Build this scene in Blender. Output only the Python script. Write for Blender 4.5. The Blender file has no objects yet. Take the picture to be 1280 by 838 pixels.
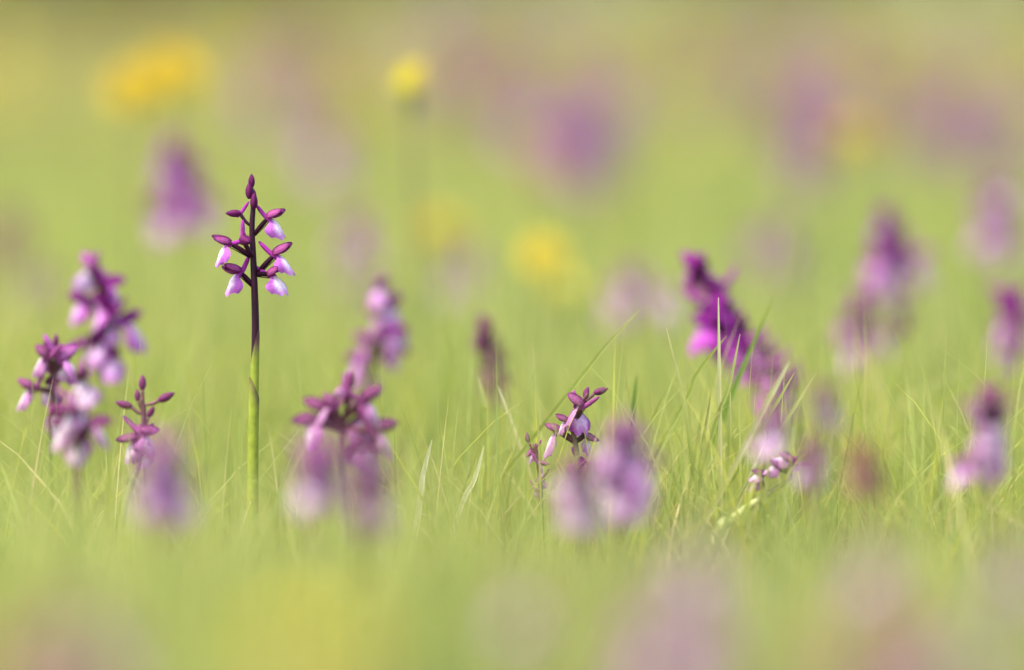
import bpy, math, random
import numpy as np
from mathutils import Vector, Matrix, Quaternion

random.seed(7)
rng = np.random.default_rng(11)
SC = bpy.context.scene
COL = SC.collection

# ------------------------------------------------------------------ camera
F_PX = 1280 / 36.0 * 200.0            # focal length in photo pixels
HC = 0.34                             # lens height above the turf
FOCUS = 2.80
PITCH = math.atan((419 + 69) / F_PX)  # looking slightly down
cam_d = bpy.data.cameras.new('camera')
cam_d.lens = 200.0
cam_d.sensor_width = 36.0
cam_d.clip_start = 0.05
cam_d.clip_end = 2000.0
cam_d.dof.use_dof = True
cam_d.dof.focus_distance = FOCUS
cam_d.dof.aperture_fstop = 2.3
cam_d.dof.aperture_blades = 0
cam = bpy.data.objects.new('camera', cam_d)
cam.location = (0, 0, HC)
cam.rotation_euler = (math.pi / 2 - PITCH, 0, 0)
COL.objects.link(cam)
SC.camera = cam

# ------------------------------------------------------------------ light
SUN_EL, SUN_AZ = math.radians(60), math.radians(-125)     # azimuth from +Y towards +X
world = bpy.data.worlds.new('World')
SC.world = world
world.use_nodes = True
wn = world.node_tree
bg = wn.nodes['Background']
sky = wn.nodes.new('ShaderNodeTexSky')
sky.sky_type = 'NISHITA'
sky.sun_disc = False
sky.sun_elevation = SUN_EL
sky.sun_rotation = SUN_AZ
sky.dust_density = 3.0
wn.links.new(sky.outputs['Color'], bg.inputs['Color'])
bg.inputs['Strength'].default_value = 0.15
sun_d = bpy.data.lights.new('sun', 'SUN')
sun_d.energy = 1.7
sun_d.angle = math.radians(8)
sun_d.color = (1.0, 0.95, 0.86)
sun = bpy.data.objects.new('sun', sun_d)
sdir = Vector((math.sin(SUN_AZ) * math.cos(SUN_EL), math.cos(SUN_AZ) * math.cos(SUN_EL), math.sin(SUN_EL)))
sun.rotation_euler = sdir.to_track_quat('Z', 'Y').to_euler()
sun.location = sdir * 20
COL.objects.link(sun)
SC.view_settings.view_transform = 'Standard'
SC.view_settings.look = 'None'
SC.view_settings.exposure = 1.98
SC.view_settings.gamma = 1.0
SC.cycles.use_denoising = True
SC.cycles.max_bounces = 8
SC.cycles.transmission_bounces = 6
SC.cycles.transparent_max_bounces = 8

# ------------------------------------------------------------------ helpers
CR = cam.rotation_euler.to_matrix()


def P(px, py, D):
    """Point of the meadow seen at photo pixel (px, py), D metres away."""
    d = CR @ Vector(((px - 640) / F_PX, -(py - 419) / F_PX, -1.0))
    return Vector((0, 0, HC)) + d * (D / d.y)


def gz(x, y):
    return 0.006 * math.sin(x * 5.1 + y * 2.3) + 0.006 * math.sin(y * 3.7 - x * 1.9)


def gz_np(x, y):
    return 0.006 * np.sin(x * 5.1 + y * 2.3) + 0.006 * np.sin(y * 3.7 - x * 1.9)


def tag(o, label=None, cat=None, group=None, kind=None):
    if label: o['label'] = label
    if cat: o['category'] = cat
    if group: o['group'] = group
    if kind: o['kind'] = kind
    return o


def link(name, data, parent=None, loc=None, mat=None):
    o = bpy.data.objects.new(name, data)
    COL.objects.link(o)
    if parent is not None: o.parent = parent
    if mat is not None: o.matrix_local = mat
    if loc is not None: o.location = loc
    return o


class MB:
    """Collects coloured surfaces into one mesh."""
    def __init__(s):
        s.v, s.f, s.c, s.m = [], [], [], []

    def add(s, v, f, c, mi=0):
        b = len(s.v)
        s.v += [tuple(p) for p in v]
        s.f += [tuple(i + b for i in q) for q in f]
        s.c += [tuple(k) for k in c]
        s.m += [mi] * len(f)

    def mesh(s, name, *mats):
        me = bpy.data.meshes.new(name)
        me.from_pydata(s.v, [], s.f)
        a = me.attributes.new('col', 'FLOAT_COLOR', 'POINT')
        arr = np.ones((len(s.v), 4), np.float32)
        arr[:, :3] = np.array(s.c, np.float32)[:, :3]
        a.data.foreach_set('color', arr.ravel())
        me.polygons.foreach_set('use_smooth', np.ones(len(s.f), bool))
        for m in mats: me.materials.append(m)
        if len(mats) > 1: me.polygons.foreach_set('material_index', np.array(s.m, np.int32))
        me.update()
        return me


def lerp(a, b, t):
    return tuple(a[i] + (b[i] - a[i]) * t for i in range(3))


def smooth(a, b, x):
    t = min(1, max(0, (x - a) / (b - a)))
    return t * t * (3 - 2 * t)


def spline(pts, n):
    """Catmull-Rom through pts, n samples."""
    pts = [Vector(p) for p in pts]
    ext = [pts[0] * 2 - pts[1]] + pts + [pts[-1] * 2 - pts[-2]]
    out, k = [], len(pts) - 1
    for i in range(n):
        t = i / (n - 1) * k
        j = min(int(t), k - 1); u = t - j
        a, b, c, d = ext[j:j + 4]
        out.append(0.5 * ((2 * b) + (c - a) * u + (2 * a - 5 * b + 4 * c - d) * u * u + (3 * b - a - 3 * c + d) * u ** 3))
    return out


def tube(mb, pts, rad, col, n=8, mi=0):
    """rad, col: functions of t in 0..1 (col may take angle too)."""
    m = len(pts); V, Fc, C = [], [], []
    up = Vector((0.13, 0.97, 0.2))
    for i, p in enumerate(pts):
        d = (pts[min(i + 1, m - 1)] - pts[max(i - 1, 0)]).normalized()
        a = d.cross(up)
        if a.length < 1e-4: a = d.cross(Vector((1, 0, 0)))
        a.normalize(); b = d.cross(a)
        t = i / (m - 1); r = rad(t)
        for k in range(n):
            th = 2 * math.pi * k / n
            V.append(p + (a * math.cos(th) + b * math.sin(th)) * r)
            C.append(col(t))
    for i in range(m - 1):
        for k in range(n):
            k2 = (k + 1) % n
            Fc.append((i * n + k, i * n + k2, (i + 1) * n + k2, (i + 1) * n + k))
    Fc.append(tuple(range(n - 1, -1, -1)))
    Fc.append(tuple((m - 1) * n + k for k in range(n)))
    mb.add(V, Fc, C, mi)


# ------------------------------------------------------------------ materials
def leafy(name, transl, rough=0.5, spec=0.3, noise=0.25, scale=400.0, tint=(1, 1, 1)):
    m = bpy.data.materials.new(name); m.use_nodes = True
    nt = m.node_tree; nd = nt.nodes; L = nt.links
    pb = nd['Principled BSDF']; out = nd['Material Output']
    at = nd.new('ShaderNodeAttribute'); at.attribute_name = 'col'
    tc = nd.new('ShaderNodeTexCoord')
    no = nd.new('ShaderNodeTexNoise'); no.inputs['Scale'].default_value = scale; no.inputs['Detail'].default_value = 3
    L.new(tc.outputs['Object'], no.inputs['Vector'])
    mr = nd.new('ShaderNodeMapRange')
    mr.inputs['From Min'].default_value = 0.3; mr.inputs['From Max'].default_value = 0.7
    mr.inputs['To Min'].default_value = 1 - noise; mr.inputs['To Max'].default_value = 1 + noise
    L.new(no.outputs['Fac'], mr.inputs['Value'])
    mx = nd.new('ShaderNodeVectorMath'); mx.operation = 'SCALE'
    L.new(at.outputs['Color'], mx.inputs[0]); L.new(mr.outputs['Result'], mx.inputs['Scale'])
    L.new(mx.outputs['Vector'], pb.inputs['Base Color'])
    pb.inputs['Roughness'].default_value = rough
    pb.inputs['Specular IOR Level'].default_value = spec
    if transl > 0:
        tr = nd.new('ShaderNodeBsdfTranslucent')
        tm = nd.new('ShaderNodeVectorMath'); tm.operation = 'MULTIPLY'
        tm.inputs[1].default_value = tint
        L.new(mx.outputs['Vector'], tm.inputs[0])
        L.new(tm.outputs['Vector'], tr.inputs['Color'])
        ms = nd.new('ShaderNodeMixShader'); ms.inputs['Fac'].default_value = transl
        L.new(pb.outputs['BSDF'], ms.inputs[1]); L.new(tr.outputs['BSDF'], ms.inputs[2])
        L.new(ms.outputs['Shader'], out.inputs['Surface'])
    return m


M_PETAL = leafy('petal', 0.38, 0.6, 0.10, 0.18, 700, (1.15, 1.0, 1.15))
M_STEM = leafy('stem', 0.0, 0.5, 0.18, 0.25, 500)
M_SHEATH = leafy('sheath_leaf', 0.3, 0.4, 0.4, 0.15, 300, (1.2, 1.2, 0.7))
M_GRASS = leafy('grass_blade', 0.55, 0.6, 0.08, 0.12, 40, (1.25, 1.2, 0.7))
M_STRAW = leafy('dry_straw', 0.3, 0.7, 0.06, 0.2, 60)
M_YEL = leafy('yellow_petal', 0.35, 0.6, 0.2, 0.15, 500)
M_HEDGE = leafy('hedge_leaf', 0.3, 0.6, 0.2, 0.2, 3)

mg = bpy.data.materials.new('meadow_soil'); mg.use_nodes = True
nd = mg.node_tree.nodes; L = mg.node_tree.links
tc = nd.new('ShaderNodeTexCoord')
n1 = nd.new('ShaderNodeTexNoise'); n1.inputs['Scale'].default_value = 0.9; n1.inputs['Detail'].default_value = 8
n2 = nd.new('ShaderNodeTexNoise'); n2.inputs['Scale'].default_value = 35; n2.inputs['Detail'].default_value = 6
r1 = nd.new('ShaderNodeValToRGB')
r1.color_ramp.elements[0].position = 0.35; r1.color_ramp.elements[0].color = (0.16, 0.21, 0.05, 1)
r1.color_ramp.elements[1].position = 0.65; r1.color_ramp.elements[1].color = (0.24, 0.21, 0.10, 1)
r2 = nd.new('ShaderNodeValToRGB')
r2.color_ramp.elements[0].position = 0.3; r2.color_ramp.elements[0].color = (0.6, 0.6, 0.6, 1)
r2.color_ramp.elements[1].position = 0.7; r2.color_ramp.elements[1].color = (1.1, 1.1, 1.1, 1)
mm = nd.new('ShaderNodeMix'); mm.data_type = 'RGBA'; mm.blend_type = 'MULTIPLY'; mm.inputs[0].default_value = 1
L.new(tc.outputs['Object'], n1.inputs['Vector']); L.new(tc.outputs['Object'], n2.inputs['Vector'])
L.new(n1.outputs['Fac'], r1.inputs['Fac']); L.new(n2.outputs['Fac'], r2.inputs['Fac'])
L.new(r1.outputs['Color'], mm.inputs[6]); L.new(r2.outputs['Color'], mm.inputs[7])
L.new(mm.outputs[2], nd['Principled BSDF'].inputs['Base Color'])
nd['Principled BSDF'].inputs['Roughness'].default_value = 0.95
bp = nd.new('ShaderNodeBump'); bp.inputs['Strength'].default_value = 0.6; bp.inputs['Distance'].default_value = 0.01
L.new(n2.outputs['Fac'], bp.inputs['Height']); L.new(bp.outputs['Normal'], nd['Principled BSDF'].inputs['Normal'])

# ------------------------------------------------------------------ ground
def build_ground():
    xs = np.concatenate([np.array([-900, -300, -100, -40, -20]), np.arange(-10, 10.01, 0.5), np.array([20, 40, 100, 300, 900])])
    ys = np.concatenate([np.array([-900, -100, -20, -5]), np.arange(-1, 20.01, 0.5), np.array([25, 32, 45, 70, 120, 300, 900])])
    V = [(x, y, gz(x, y) if abs(x) <= 10 and -1 <= y <= 20 else 0.0) for y in ys for x in xs]
    nx = len(xs)
    Fc = [(j * nx + i, j * nx + i + 1, (j + 1) * nx + i + 1, (j + 1) * nx + i) for j in range(len(ys) - 1) for i in range(nx - 1)]
    me = bpy.data.meshes.new('ground'); me.from_pydata(V, [], Fc); me.materials.append(mg)
    me.polygons.foreach_set('use_smooth', np.ones(len(Fc), bool))
    tag(link('ground', me), 'flat meadow soil under the grass and orchids', kind='structure')


build_ground()

# ------------------------------------------------------------------ grass
def blades(x, y, h, w, lean, curl, phi, face, col, seg, tipcol=None, root_dark=None):
    """n curved tapering blades as arrays: vertices, quads/tris, colours."""
    n = len(x)
    t = np.linspace(0, 1, seg + 1)[None, :]
    dist = (lean[:, None] * t + curl[:, None] * t ** 2.2) * h[:, None]
    hz = h[:, None] * (t - 0.28 * (np.abs(lean + curl)[:, None]) * t ** 2.5)
    cx = x[:, None] + np.cos(phi)[:, None] * dist
    cy = y[:, None] + np.sin(phi)[:, None] * dist
    cz = gz_np(x, y)[:, None] + hz
    ww = 0.5 * w[:, None] * (1 - t ** 1.8) * (0.75 + 0.5 * np.minimum(1, t * 3))
    ax, ay = np.cos(face)[:, None], np.sin(face)[:, None]
    Lf = np.stack([cx - ax * ww, cy - ay * ww, cz], -1)
    Rt = np.stack([cx + ax * ww, cy + ay * ww, cz], -1)
    V = np.concatenate([np.stack([Lf[:, :-1], Rt[:, :-1]], 2).reshape(n, -1, 3),
                        np.stack([cx[:, -1], cy[:, -1], cz[:, -1]], -1)[:, None]], 1)       # 2*seg+1
    nv = 2 * seg + 1
    base = (np.arange(n) * nv)[:, None]
    Q = []
    for i in range(seg - 1):
        Q.append(np.stack([base[:, 0] + 2 * i, base[:, 0] + 2 * i + 1, base[:, 0] + 2 * i + 3, base[:, 0] + 2 * i + 2], -1))
    Q = np.stack(Q, 1).reshape(-1, 4)
    T = np.stack([base[:, 0] + 2 * seg - 2, base[:, 0] + 2 * seg - 1, base[:, 0] + 2 * seg], -1)
    C = np.repeat(col[:, None, :], nv, 1)
    if tipcol is not None:
        tt = np.concatenate([np.repeat(t[0, :-1], 2), [1.0]])[None, :, None] ** 3
        C = C * (1 - tt * tipcol[1]) + np.array(tipcol[0])[None, None] * tt * tipcol[1]
    return V.reshape(-1, 3), Q, T, C.reshape(-1, 3)


def mesh_arrays(name, packs, mat):
    V = np.concatenate([p[0] for p in packs]); C = np.concatenate([p[3] for p in packs])
    off = np.cumsum([0] + [len(p[0]) for p in packs[:-1]])
    Q = np.concatenate([p[1] + o for p, o in zip(packs, off)]); T = np.concatenate([p[2] + o for p, o in zip(packs, off)])
    me = bpy.data.meshes.new(name)
    me.vertices.add(len(V)); me.vertices.foreach_set('co', V.astype(np.float32).ravel())
    nl = Q.size + T.size
    me.loops.add(nl); me.loops.foreach_set('vertex_index', np.concatenate([Q.ravel(), T.ravel()]).astype(np.int32))
    me.polygons.add(len(Q) + len(T))
    st = np.concatenate([np.arange(len(Q)) * 4, Q.size + np.arange(len(T)) * 3]).astype(np.int32)
    me.polygons.foreach_set('loop_start', st)
    me.polygons.foreach_set('use_smooth', np.ones(len(Q) + len(T), bool))
    a = me.attributes.new('col', 'FLOAT_COLOR', 'POINT')
    a.data.foreach_set('color', np.concatenate([C, np.ones((len(C), 1))], 1).astype(np.float32).ravel())
    me.materials.append(mat)
    me.update(calc_edges=True)
    me.validate()
    return me


def fbm(x, y, s):
    v = np.zeros_like(x)
    for k, (a, b, p) in enumerate([(1.0, .7, 0), (-.8, 1.1, 2.1), (1.9, -1.3, 4.0), (-2.3, -2.0, 1.3), (3.7, 2.9, 5.2)]):
        v += np.sin((x * a + y * b) * s + p + 1.7 * np.sin((x * b - y * a) * s * 0.7 + k)) / (1 + 0.4 * k)
    return v / 3.2


G_A = np.array([0.205, 0.280, 0.062]); G_B = np.array([0.310, 0.325, 0.082]); G_C = np.array([0.165, 0.250, 0.105])
S_A = np.array([0.50, 0.42, 0.20])


def patch(y0, y1, dens, hmean, hsd, wmean, seg, margin=0.55, straw=0.10):
    n = int(dens * (y1 - y0) * ((y0 + y1) * 0.093 + 2 * margin))
    y = rng.uniform(y0, y1, n * 2)
    half = y * 0.093 + margin
    x = rng.uniform(-1, 1, n * 2) * half
    keep = rng.random(n * 2) < np.clip(0.55 + 0.5 * fbm(x, y, 9), 0.1, 1) * (half / half.max())
    x, y = x[keep], y[keep]
    n = len(x)
    h = np.clip(rng.normal(hmean, hsd, n), 0.03, 0.165) * (1 + 0.22 * fbm(x, y, 4))
    w = np.clip(rng.normal(wmean, wmean * 0.3, n), wmean * 0.4, wmean * 2)
    k = np.clip(0.5 + 0.75 * fbm(x + 3, y, 2.6) + rng.normal(0, 0.25, n), 0, 1)[:, None]
    col = G_A * (1 - k) + G_B * k
    k2 = np.clip(0.3 + 0.8 * fbm(x - 5, y + 2, 1.7), 0, 0.9)[:, None]
    col = col * (1 - k2) + G_C * k2
    s = rng.random(n) < straw
    y_ = rng.random(n) < 0.10
    col[y_] = np.array([0.36, 0.36, 0.055])
    col[s] = S_A * rng.uniform(0.7, 1.15, s.sum())[:, None]
    col *= rng.uniform(0.8, 1.2, n)[:, None]
    return blades(x, y, h, w, np.abs(rng.normal(0.12, 0.14, n)), np.clip(rng.normal(0.25, 0.3, n), -0.1, 1.1),
                  rng.uniform(0, 2 * math.pi, n), rng.uniform(0, math.pi, n), col, seg, ((0.42, 0.38, 0.16), 0.4))


packs = [
    patch(1.30, 2.10, 5200, 0.112, 0.026, 0.0019, 5, straw=0.22),
    patch(2.10, 2.68, 15000, 0.068, 0.022, 0.0013, 5),
    patch(2.68, 3.40, 17000, 0.094, 0.030, 0.0013, 5),
    patch(3.40, 5.00, 10000, 0.095, 0.024, 0.0022, 4),
    patch(5.00, 9.00, 4200, 0.100, 0.026, 0.0034, 3, 0.7),
    patch(9.00, 16.0, 1700, 0.110, 0.03, 0.006, 3, 0.9),
    patch(16.0, 27.0, 700, 0.12, 0.03, 0.011, 3, 1.2),
]
g = link('meadow_grass', mesh_arrays('meadow_grass', packs, M_GRASS))
tag(g, 'fine green meadow grass with a few dry blades covering the ground', 'grass', kind='stuff')

# taller sparse blades
def tall(y0, y1, n, h0, h1, w, xa=None, xb=None):
    y = rng.uniform(y0, y1, n); x = rng.uniform(-1, 1, n) * (y * 0.093 + 0.4)
    if xa is not None: x = rng.uniform(xa, xb, n)
    k = rng.random(n)[:, None]
    col = (G_A * (1 - k) + np.array([0.30, 0.30, 0.09]) * k) * rng.uniform(0.9, 1.3, n)[:, None]
    return blades(x, y, rng.uniform(h0, h1, n), rng.uniform(0.7, 1.3, n) * w, np.abs(rng.normal(0.1, 0.12, n)),
                  np.clip(rng.normal(0.15, 0.2, n), -0.1, 0.6), rng.uniform(0, 6.28, n), rng.uniform(-0.6, 0.6, n), col, 6,
                  ((0.5, 0.45, 0.2), 0.6))


tg = link('tall_grass', mesh_arrays('tall_grass', [tall(1.25, 1.8, 500, 0.12, 0.17, 0.0018), tall(2.6, 3.4, 220, 0.06, 0.115, 0.0032), tall(2.2, 2.7, 200, 0.08, 0.13, 0.0012), tall(2.1, 2.6, 1700, 0.06, 0.15, 0.0013, -0.25, 0.0), tall(2.1, 2.5, 500, 0.06, 0.12, 0.0013, 0.0, 0.06), tall(2.0, 2.4, 700, 0.075, 0.12, 0.0015, 0.06, 0.24), tall(1.9, 2.3, 700, 0.06, 0.12, 0.0015), tall(3.0, 4.4, 1500, 0.13, 0.205, 0.0014), tall(2.7, 3.6, 1100, 0.11, 0.165, 0.0011), tall(3.6, 6, 900, 0.12, 0.19, 0.0018)], M_GRASS))
tag(tg, 'thin taller grass blades sticking out above the turf', 'grass', kind='stuff')

# reddish and straw seed stalks further back in the meadow
def stalks(y0, y1, n, h0, h1, w, cols, ln=0.08):
    y = rng.uniform(y0, y1, n); x = rng.uniform(-1, 1, n) * (y * 0.093 + 0.9)
    ci = rng.integers(0, len(cols), n)
    col = np.array(cols)[ci] * rng.uniform(0.65, 1.05, n)[:, None]
    return blades(x, y, rng.uniform(h0, h1, n), rng.uniform(0.7, 1.3, n) * w, np.abs(rng.normal(ln, ln, n)),
                  np.clip(rng.normal(0.15, 0.2, n), -0.1, 0.6), rng.uniform(0, 6.28, n), rng.uniform(-0.9, 0.9, n), col, 3)


SK2 = [(0.30, 0.25, 0.09), (0.22, 0.17, 0.08), (0.20, 0.22, 0.06), (0.26, 0.16, 0.10), (0.14, 0.19, 0.04)]
SK = [(0.42, 0.36, 0.11), (0.38, 0.27, 0.12), (0.34, 0.34, 0.08), (0.32, 0.21, 0.13), (0.36, 0.36, 0.07)]
st = link('dry_seed_stalks', mesh_arrays('dry_seed_stalks', [stalks(1.25, 2.0, 800, 0.10, 0.165, 0.0022, SK2), stalks(2.45, 3.3, 160, 0.05, 0.11, 0.0013, [(0.62, 0.56, 0.36), (0.5, 0.43, 0.24)], 0.35), stalks(6.0, 9.0, 2600, 0.10, 0.19, 0.003, SK),
                                                             stalks(9.0, 17.0, 9000, 0.12, 0.22, 0.007, SK)], M_STRAW))
tag(st, 'straw and reddish seed stalks standing singly in front and thickly in the distant meadow', 'dry grass', kind='stuff')

# ------------------------------------------------------------------ far hedge
def build_hedge():
    packs = []
    n = 26000
    x = rng.uniform(-14, 14, n); d = rng.random(n)
    top = 2.2 + 0.6 * np.sin(x * 0.9) + 0.4 * np.sin(x * 2.3 + 1) + 0.25 * np.sin(x * 5.1)
    z = (rng.random(n) ** 0.8) * top
    y = 21 + 1.3 * rng.normal(0, 0.5, n) + 0.5 * np.sin(x * 1.7 + z)
    s = rng.uniform(0.05, 0.12, n)
    u = rng.normal(0, 1, (n, 3)); u /= np.linalg.norm(u, axis=1)[:, None]
    v = np.cross(u, rng.normal(0, 1, (n, 3))); v /= np.linalg.norm(v, axis=1)[:, None]
    c = np.stack([x, y, z + 0.03], -1)
    V = np.stack([c - u * s[:, None], c + v * s[:, None] * .5, c + u * s[:, None], c - v * s[:, None] * .5], 1).reshape(-1, 3)
    V[:, 2] = np.maximum(V[:, 2], 0.01)
    Q = np.arange(4 * n).reshape(n, 4)
    k = rng.random(n)[:, None]
    col = np.array([0.07, 0.08, 0.010]) * (1 - k) + np.array([0.14, 0.135, 0.015]) * k
    me = mesh_arrays('far_hedge', [(V, Q, np.zeros((0, 3), int), np.repeat(col, 4, 0))], M_HEDGE)
    tag(link('far_hedge', me), 'dark green hedge closing off the far edge of the meadow', 'hedge', kind='stuff')


build_hedge()

# ------------------------------------------------------------------ orchid pieces (millimetres, then scaled)
PAL = {
    # lip edge, lip centre, hood dark, hood light, spur, ovary
    'magenta': ((0.34, 0.036, 0.36), (0.84, 0.72, 0.80), (0.095, 0.006, 0.065), (0.42, 0.095, 0.27), (0.38, 0.040, 0.33), (0.030, 0.004, 0.016)),
    'purple': ((0.330, 0.034, 0.310), (0.66, 0.44, 0.64), (0.150, 0.010, 0.125), (0.290, 0.036, 0.235), (0.310, 0.030, 0.270), (0.085, 0.021, 0.047)),
    'lilac': ((0.390, 0.120, 0.350), (0.72, 0.62, 0.68), (0.240, 0.050, 0.195), (0.360, 0.126, 0.300), (0.360, 0.092, 0.310), (0.137, 0.060, 0.068)),
    'wilted': ((0.320, 0.108, 0.265), (0.68, 0.58, 0.62), (0.145, 0.030, 0.090), (0.290, 0.094, 0.195), (0.290, 0.072, 0.210), (0.120, 0.055, 0.051)),
    'deep': ((0.340, 0.030, 0.320), (0.45, 0.13, 0.43), (0.190, 0.012, 0.165), (0.310, 0.035, 0.260), (0.320, 0.028, 0.290), (0.085, 0.021, 0.047)),
    'mauve': ((0.270, 0.120, 0.225), (0.36, 0.21, 0.30), (0.190, 0.070, 0.145), (0.270, 0.115, 0.210), (0.260, 0.100, 0.210), (0.120, 0.070, 0.070)),
    'dark': ((0.19, 0.05, 0.12), (0.26, 0.11, 0.18), (0.10, 0.022, 0.06), (0.19, 0.06, 0.11), (0.19, 0.05, 0.12), (0.10, 0.045, 0.035)),
    'rust': ((0.27, 0.11, 0.09), (0.36, 0.22, 0.16), (0.19, 0.06, 0.035), (0.28, 0.13, 0.085), (0.26, 0.10, 0.09), (0.15, 0.09, 0.04)),
}
MM = 0.001
LOD_HI, LOD_LO = (12, 10), (7, 6)


def hood_geo(mb, pal, res, mi=0, open_=0.0):
    """Helmet of three sepals, tip along +X, slightly raised; veins run lengthwise."""
    na, nb = res
    dk, lt = PAL[pal][2], PAL[pal][3]
    V, Fc, C = [], [], []
    for i in range(na + 1):
        t = i / na
        x = -0.6 + 9.4 * t
        prof = max(0.0, math.sin(math.pi * min(1, t ** 0.86))) ** 0.42
        ry, rz = 2.9 * prof + 0.05, 2.9 * prof + 0.05
        zc = 0.6 + 1.5 * t - 0.8 * t * t + 1.1 * t ** 4
        for k in range(nb):
            th = 2 * math.pi * k / nb
            sy, cz = math.sin(th), math.cos(th)
            low = 1.0 if cz > -0.2 else 0.3
            V.append((x * MM, ry * sy * MM, (zc + rz * cz * low) * MM))
            vein = 0.5 + 0.5 * math.cos(th * 6)
            rim = max(smooth(0.75, 1.0, t), smooth(0.25, 0.0, t)) * 0.8
            edge = 1.0 if (-0.35 < cz < 0.1) or cz > 0.8 else 0.0
            C.append(lerp(lt, dk, min(1, 0.25 + 0.45 * vein * 0.6 + 0.55 * edge + rim)))
    for i in range(na):
        for k in range(nb):
            k2 = (k + 1) % nb
            Fc.append((i * nb + k, (i + 1) * nb + k, (i + 1) * nb + k2, i * nb + k2))
    Fc.append(tuple(range(nb))); Fc.append(tuple(na * nb + k for k in range(nb - 1, -1, -1)))
    mb.add(V, Fc, C, mi)


def sepal_geo(mb, pal, side, res, mi=0):
    """Side sepal lying over the helmet, its tip lifted a little off it."""
    nu, nv = (9, 9) if res == LOD_HI else (3, 4)
    dk, lt = PAL[pal][2], PAL[pal][3]
    V, Fc, C = [], [], []
    for i in range(nv + 1):
        t = i / nv
        wv = max(0.02, math.sin(math.pi * (0.06 + 0.92 * t) ** 0.9)) ** 0.5
        for k in range(nu):
            u = k / (nu - 1) * 2 - 1
            th = math.radians(68 + 46 * u * wv)
            r = 3.15 * max(0.0, math.sin(math.pi * (0.08 + 0.87 * t) ** 0.84)) ** 0.48 + 0.25 + 1.1 * t ** 3
            x = 0.2 + 9.6 * t - 0.6 * abs(u) * (1 - t)
            zc = 0.6 + 1.5 * t - 0.2 * t * t + 0.9 * t ** 4
            V.append((x * MM, side * r * math.sin(th) * MM, (zc + r * math.cos(th)) * MM))
            e = max(abs(u) ** 2.5, smooth(0.8, 1, t), smooth(0.2, 0, t))
            vein = 0.35 if k % 2 else 0.0
            C.append(lerp(lt, dk, min(1, 0.02 + 0.98 * e + vein * 1.1)))
    for i in range(nv):
        for k in range(nu - 1):
            Fc.append((i * nu + k, i * nu + k + 1, (i + 1) * nu + k + 1, (i + 1) * nu + k))
    mb.add(V, Fc, C, mi)


def lip_geo(mb, pal, res, mi=0, variant=0):
    nu, nv = (23, 9) if res == LOD_HI else (7, 4)
    ed, ce = PAL[pal][0], PAL[pal][1]
    fold = (1.25, 1.45, 1.05)[variant % 3]
    V, Fc, C = [], [], []
    for j in range(nv + 1):
        v = j / nv
        for k in range(nu):
            u = k / (nu - 1) * 2 - 1
            lobes = 1 - 0.05 * math.cos(u * 3 * math.pi) - 0.20 * u * u - 0.05 * math.exp(-(u / .12) ** 2)
            vv = v * lobes
            w = 2.2 + 5.0 * smooth(0.0, 0.62, v) - 1.3 * smooth(0.72, 1.0, v) + 0.4 * math.sin(u * 9 + variant) * v * v
            a = u * fold
            x = 2.8 + 6.6 * vv - 2.0 * vv * vv - w * 1.0 * (1 - math.cos(a)) + 0.3 * math.sin(v * 7 + u * 4) * v + (0.28 * math.sin(u * 15 + variant) * v ** 3 if res == LOD_HI else 0)
            y = w * math.sin(a) / max(1.0, fold * 0.85)
            z = -0.6 - 10.0 * vv + 1.2 * math.sin(vv * math.pi) * (1 - u * u)
            V.append((x * MM, y * MM, z * MM))
            white = (1 - smooth(0.22, 0.66, abs(u))) * (1 - 0.85 * smooth(0.55, 0.95, v))
            c = lerp(ed, ce, min(1, 0.10 + white))
            C.append(c)
    for j in range(nv):
        for k in range(nu - 1):
            Fc.append((j * nu + k, j * nu + k + 1, (j + 1) * nu + k + 1, (j + 1) * nu + k))
    mb.add(V, Fc, C, mi)


def spur_geo(mb, pal, res, mi=0):
    pts = spline([Vector(p) * MM for p in ((3.0, 0, -0.6), (0, 0, -0.3), (-3.5, 0, 1.2), (-8.6, 0, 4.0))], 8 if res == LOD_HI else 5)
    cs = PAL[pal][4]
    tube(mb, pts, lambda t: (1.45 - 0.40 * t if t < 0.93 else 0.55) * MM, lambda t: lerp(cs, lerp(cs, PAL[pal][2], 0.5), t ** 2 * 0.6), 8 if res == LOD_HI else 5, mi)


_cache = {}


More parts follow.
